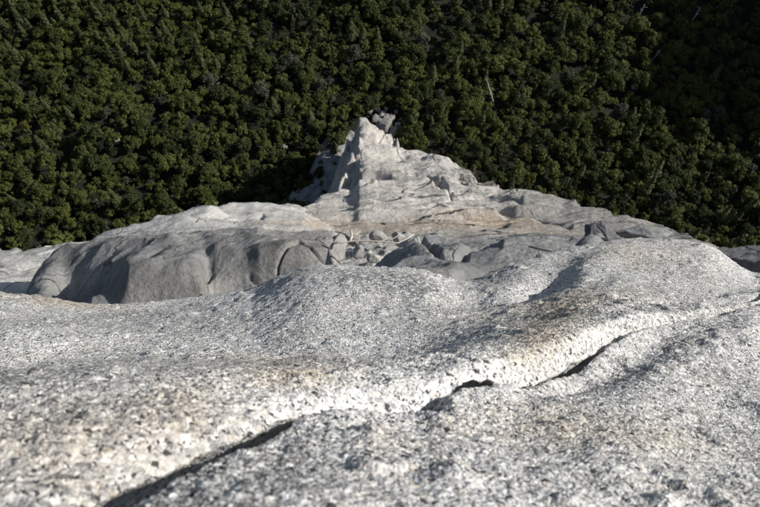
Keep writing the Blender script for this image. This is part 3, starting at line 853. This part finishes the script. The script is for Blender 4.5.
for x, y, z, kind, sc, rz, vis, sz, v in single:
    nm, cat, lab, grp, mt = KINDS[kind]
    uu, vv = project(np.array([x, y, z + 4.0]))
    lab = describe(x, y, kind, sc, uu, vv); grp = lab.replace(' tree ', ' trees ').replace(' conifer ', ' conifers ')
    crown, trunk = PROTO[kind][v % len(PROTO[kind])]
    e = empty(nm, (x, y, z), rz, label=lab, category=cat, group=grp)
    e.scale = (sc, sc, sc * (.9 + .2 * (v % 7) / 6))
    obj('crown', crown, e); obj('trunk', trunk, e)

# all other trees of the forest, one mass for each foliage
for kind in KINDS:
    VV = []
    for x, y, z, kd, sc, rz, vis, sz, v in rest:
        if kd != kind: continue
        V = CROWNV[kind][v % len(CROWNV[kind])].reshape(-1, 3, 3)
        keep, grow = (.30, 1.38) if vis else (.05, 3.0)
        V = V[rng.uniform(size=len(V)) < keep]; ctr = V.mean(1, keepdims=True); V = ctr + (V - ctr) * grow
        V = V.reshape(-1, 3) * sc
        c, s = math.cos(rz), math.sin(rz)
        VV.append(np.stack([V[:, 0] * c - V[:, 1] * s + x, V[:, 0] * s + V[:, 1] * c + y, V[:, 2] + z], 1))
    if VV:
        VV = np.concatenate(VV)
        print('STUFF', kind, len(VV) // 3)
        obj('forest', tri_mesh('forest', VV, KINDS[kind][4]), kind='stuff', label={'oak': 'mass of olive-green broadleaf crowns filling the valley', 'dark': 'mass of dark green broadleaf crowns filling the valley', 'pine': 'mass of pointed conifers filling the valley', 'grey': 'scattered grey-green crowns of the valley forest', 'yellow': 'scattered yellow-green crowns of the valley forest'}[kind], category='forest')

# single trees that stand out
def special(kind, px_, py_, sc, mat, name, label):
    p = pixz(px_, py_, ZG); z = float(ground_z(p[0], p[1])); p = pixz(px_, py_, z)
    crown, trunk = PROTO[kind][1]
    cm = crown.copy(); cm.materials.clear(); cm.materials.append(mat)
    e = empty(name, (p[0], p[1], z), 1.0, label=label, category='tree'); e.scale = (sc,) * 3
    obj('crown', cm, e); obj('trunk', trunk, e)
special('oak', 12, 99, .75, M_RED, 'broadleaf_tree', 'small rusty red tree alone among olive crowns')

def snag(px_, py_, h, lean, label, seed):
    p = pixz(px_, py_, ZG); z = float(ground_z(p[0], p[1])); p = pixz(px_, py_, z)
    rg = random.Random(seed)
    e = empty('dead_tree', (p[0], p[1], z), 0, label=label, category='dead tree')
    L = Vector(lean)
    pts = [Vector((0, 0, -.4)) + L * (h * t) + Vector((rg.uniform(-.1, .1), rg.uniform(-.1, .1), 0)) for t in (0, .3, .6, .85, 1)]
    obj('trunk', tube_mesh('trunk', [(pts, [.42, .36, .27, .16, .05], 7, .1, seed)], M_DEAD), e)
    for k in range(7):
        t = rg.uniform(.35, .95); a = rg.uniform(0, 6.28); b = L * (h * t); l = rg.uniform(.8, 2.2)
        obj('branch', tube_mesh('branch', [([b, b + Vector((math.cos(a), math.sin(a), rg.uniform(-.1, .5))) * l], [.09, .03], 5, 0, k)], M_DEAD), e)
snag(494, 104, 24, (-.30, .05, .95), 'tall bare white snag beside a grey patch of brush', 1)
snag(636, 22, 14, (.03, .05, 1), 'pale bare snag rising at the dark edge of the forest', 2)
snag(690, 24, 14, (.04, .0, 1), 'thin bare snag standing in the darkest trees', 3)
snag(653, 60, 9, (.1, .02, .95), 'short broken snag among olive crowns below the dark trees', 4)
snag(221, 92, 8, (-.1, .05, .95), 'short forked snag standing in a gap between olive crowns', 5)

# ------------------------------------------------------------------ boulders in the forest and at the foot of the prow
def slab_planes(seed):
    rg = random.Random(seed * 7 + 1)
    q = Matrix.Rotation(rg.uniform(0, 6.28), 3, 'Z') @ Matrix.Rotation(rg.uniform(-.6, .6), 3, 'X')
    return [(q @ Vector((a + rg.uniform(-.25, .25), b + rg.uniform(-.25, .25), c + rg.uniform(-.25, .25))), rg.uniform(.38, .75)) for a, b, c in ((1, 0, 0), (-1, 0, 0), (0, 1, 0), (0, -1, 0), (0, 0, 1), (0, 0, -1), (.7, .7, .6))]
def ground_boulder(px_, py_, w, h, seed, label, lift=0, group=None):
    p = pixz(px_, py_, ZG); z = float(ground_z(p[0], p[1])); p = pixz(px_, py_, z + lift)
    k = float(np.linalg.norm(p)) / FPX
    o = obj('boulder', boulder_mesh(seed, 2, 3, mat=M_TALUS, rough=.05, smooth=False, explicit=slab_planes(seed)), label=label, category='boulder')
    if group: o['group'] = group
    o.location = (p[0], p[1], p[2] - .15 * h * k); o.rotation_euler = (0, 0, seed)
    o.scale = (w * k / 2, w * k / 2 * .9, h * k / 1.7)
heap = [(383, 128, 26, 17), (394, 133, 20, 14), (376, 121, 16, 12), (388, 120, 15, 10), (374, 119, 9, 7), (382, 116, 12, 8), (391, 119, 11, 8), (398, 127, 11, 8), (387, 125, 9, 6), (401, 136, 10, 7), (336, 128, 8, 6), (342, 137, 7, 5), (378, 111, 8, 6), (394, 134, 8, 6), (370, 113, 7, 5),
        (386, 110, 7, 6), (396, 113, 6, 5), (403, 121, 7, 5), (328, 134, 6, 4), (332, 145, 6, 5), (407, 131, 6, 5), (381, 122, 6, 5)]
for i, (x, y, w, h) in enumerate(heap):
    ground_boulder(x, y, w, h, 300 + i, 'pale broken boulder heaped at the foot of the rock prow', 1.0, 'boulders at the foot of the prow')
for i, (x, y, w, h, lb) in enumerate([(118, 142, 9, 7, 'pale boulder in a gap between olive crowns'), (108, 150, 6, 5, 'pale boulder in a gap between olive crowns'), (590, 92, 7, 5, 'pale boulder in a gap between olive crowns'),
                                    (633, 88, 9, 6, 'pale boulder in a gap between olive crowns'), (95, 168, 8, 6, 'pale boulder in a gap between olive crowns'), (285, 148, 8, 6, 'pale boulder in a gap between olive crowns'), (202, 138, 7, 5, 'pale boulder in a gap between olive crowns')]):
    ground_boulder(x, y, w, h, 340 + i, lb, 1.0, 'boulders showing between the trees')

# low brush between the boulders at the foot of the prow
for i, (x, y, sc) in enumerate([(371, 117, .32), (377, 124, .26), (389, 131, .36), (394, 123, .28), (400, 132, .3), (346, 131, .4), (338, 136, .34), (330, 139, .42), (352, 123, .3), (384, 113, .36), (404, 127, .34), (407, 141, .36), (324, 148, .4), (368, 110, .4)]):
    p = pixz(x, y, ZG + 1.5); z = float(ground_z(p[0], p[1]))
    crown, trunk = PROTO['dark' if i % 3 else 'oak'][i % 5]
    e = empty('shrub', (p[0], p[1], z - .6), i * 1.7, label='low green shrub growing among the boulders at the foot of the prow', category='shrub', group='shrubs at the foot of the prow')
    e.scale = (sc * 1.25, sc * 1.25, sc)
    obj('crown', crown, e); obj('stem', trunk, e)
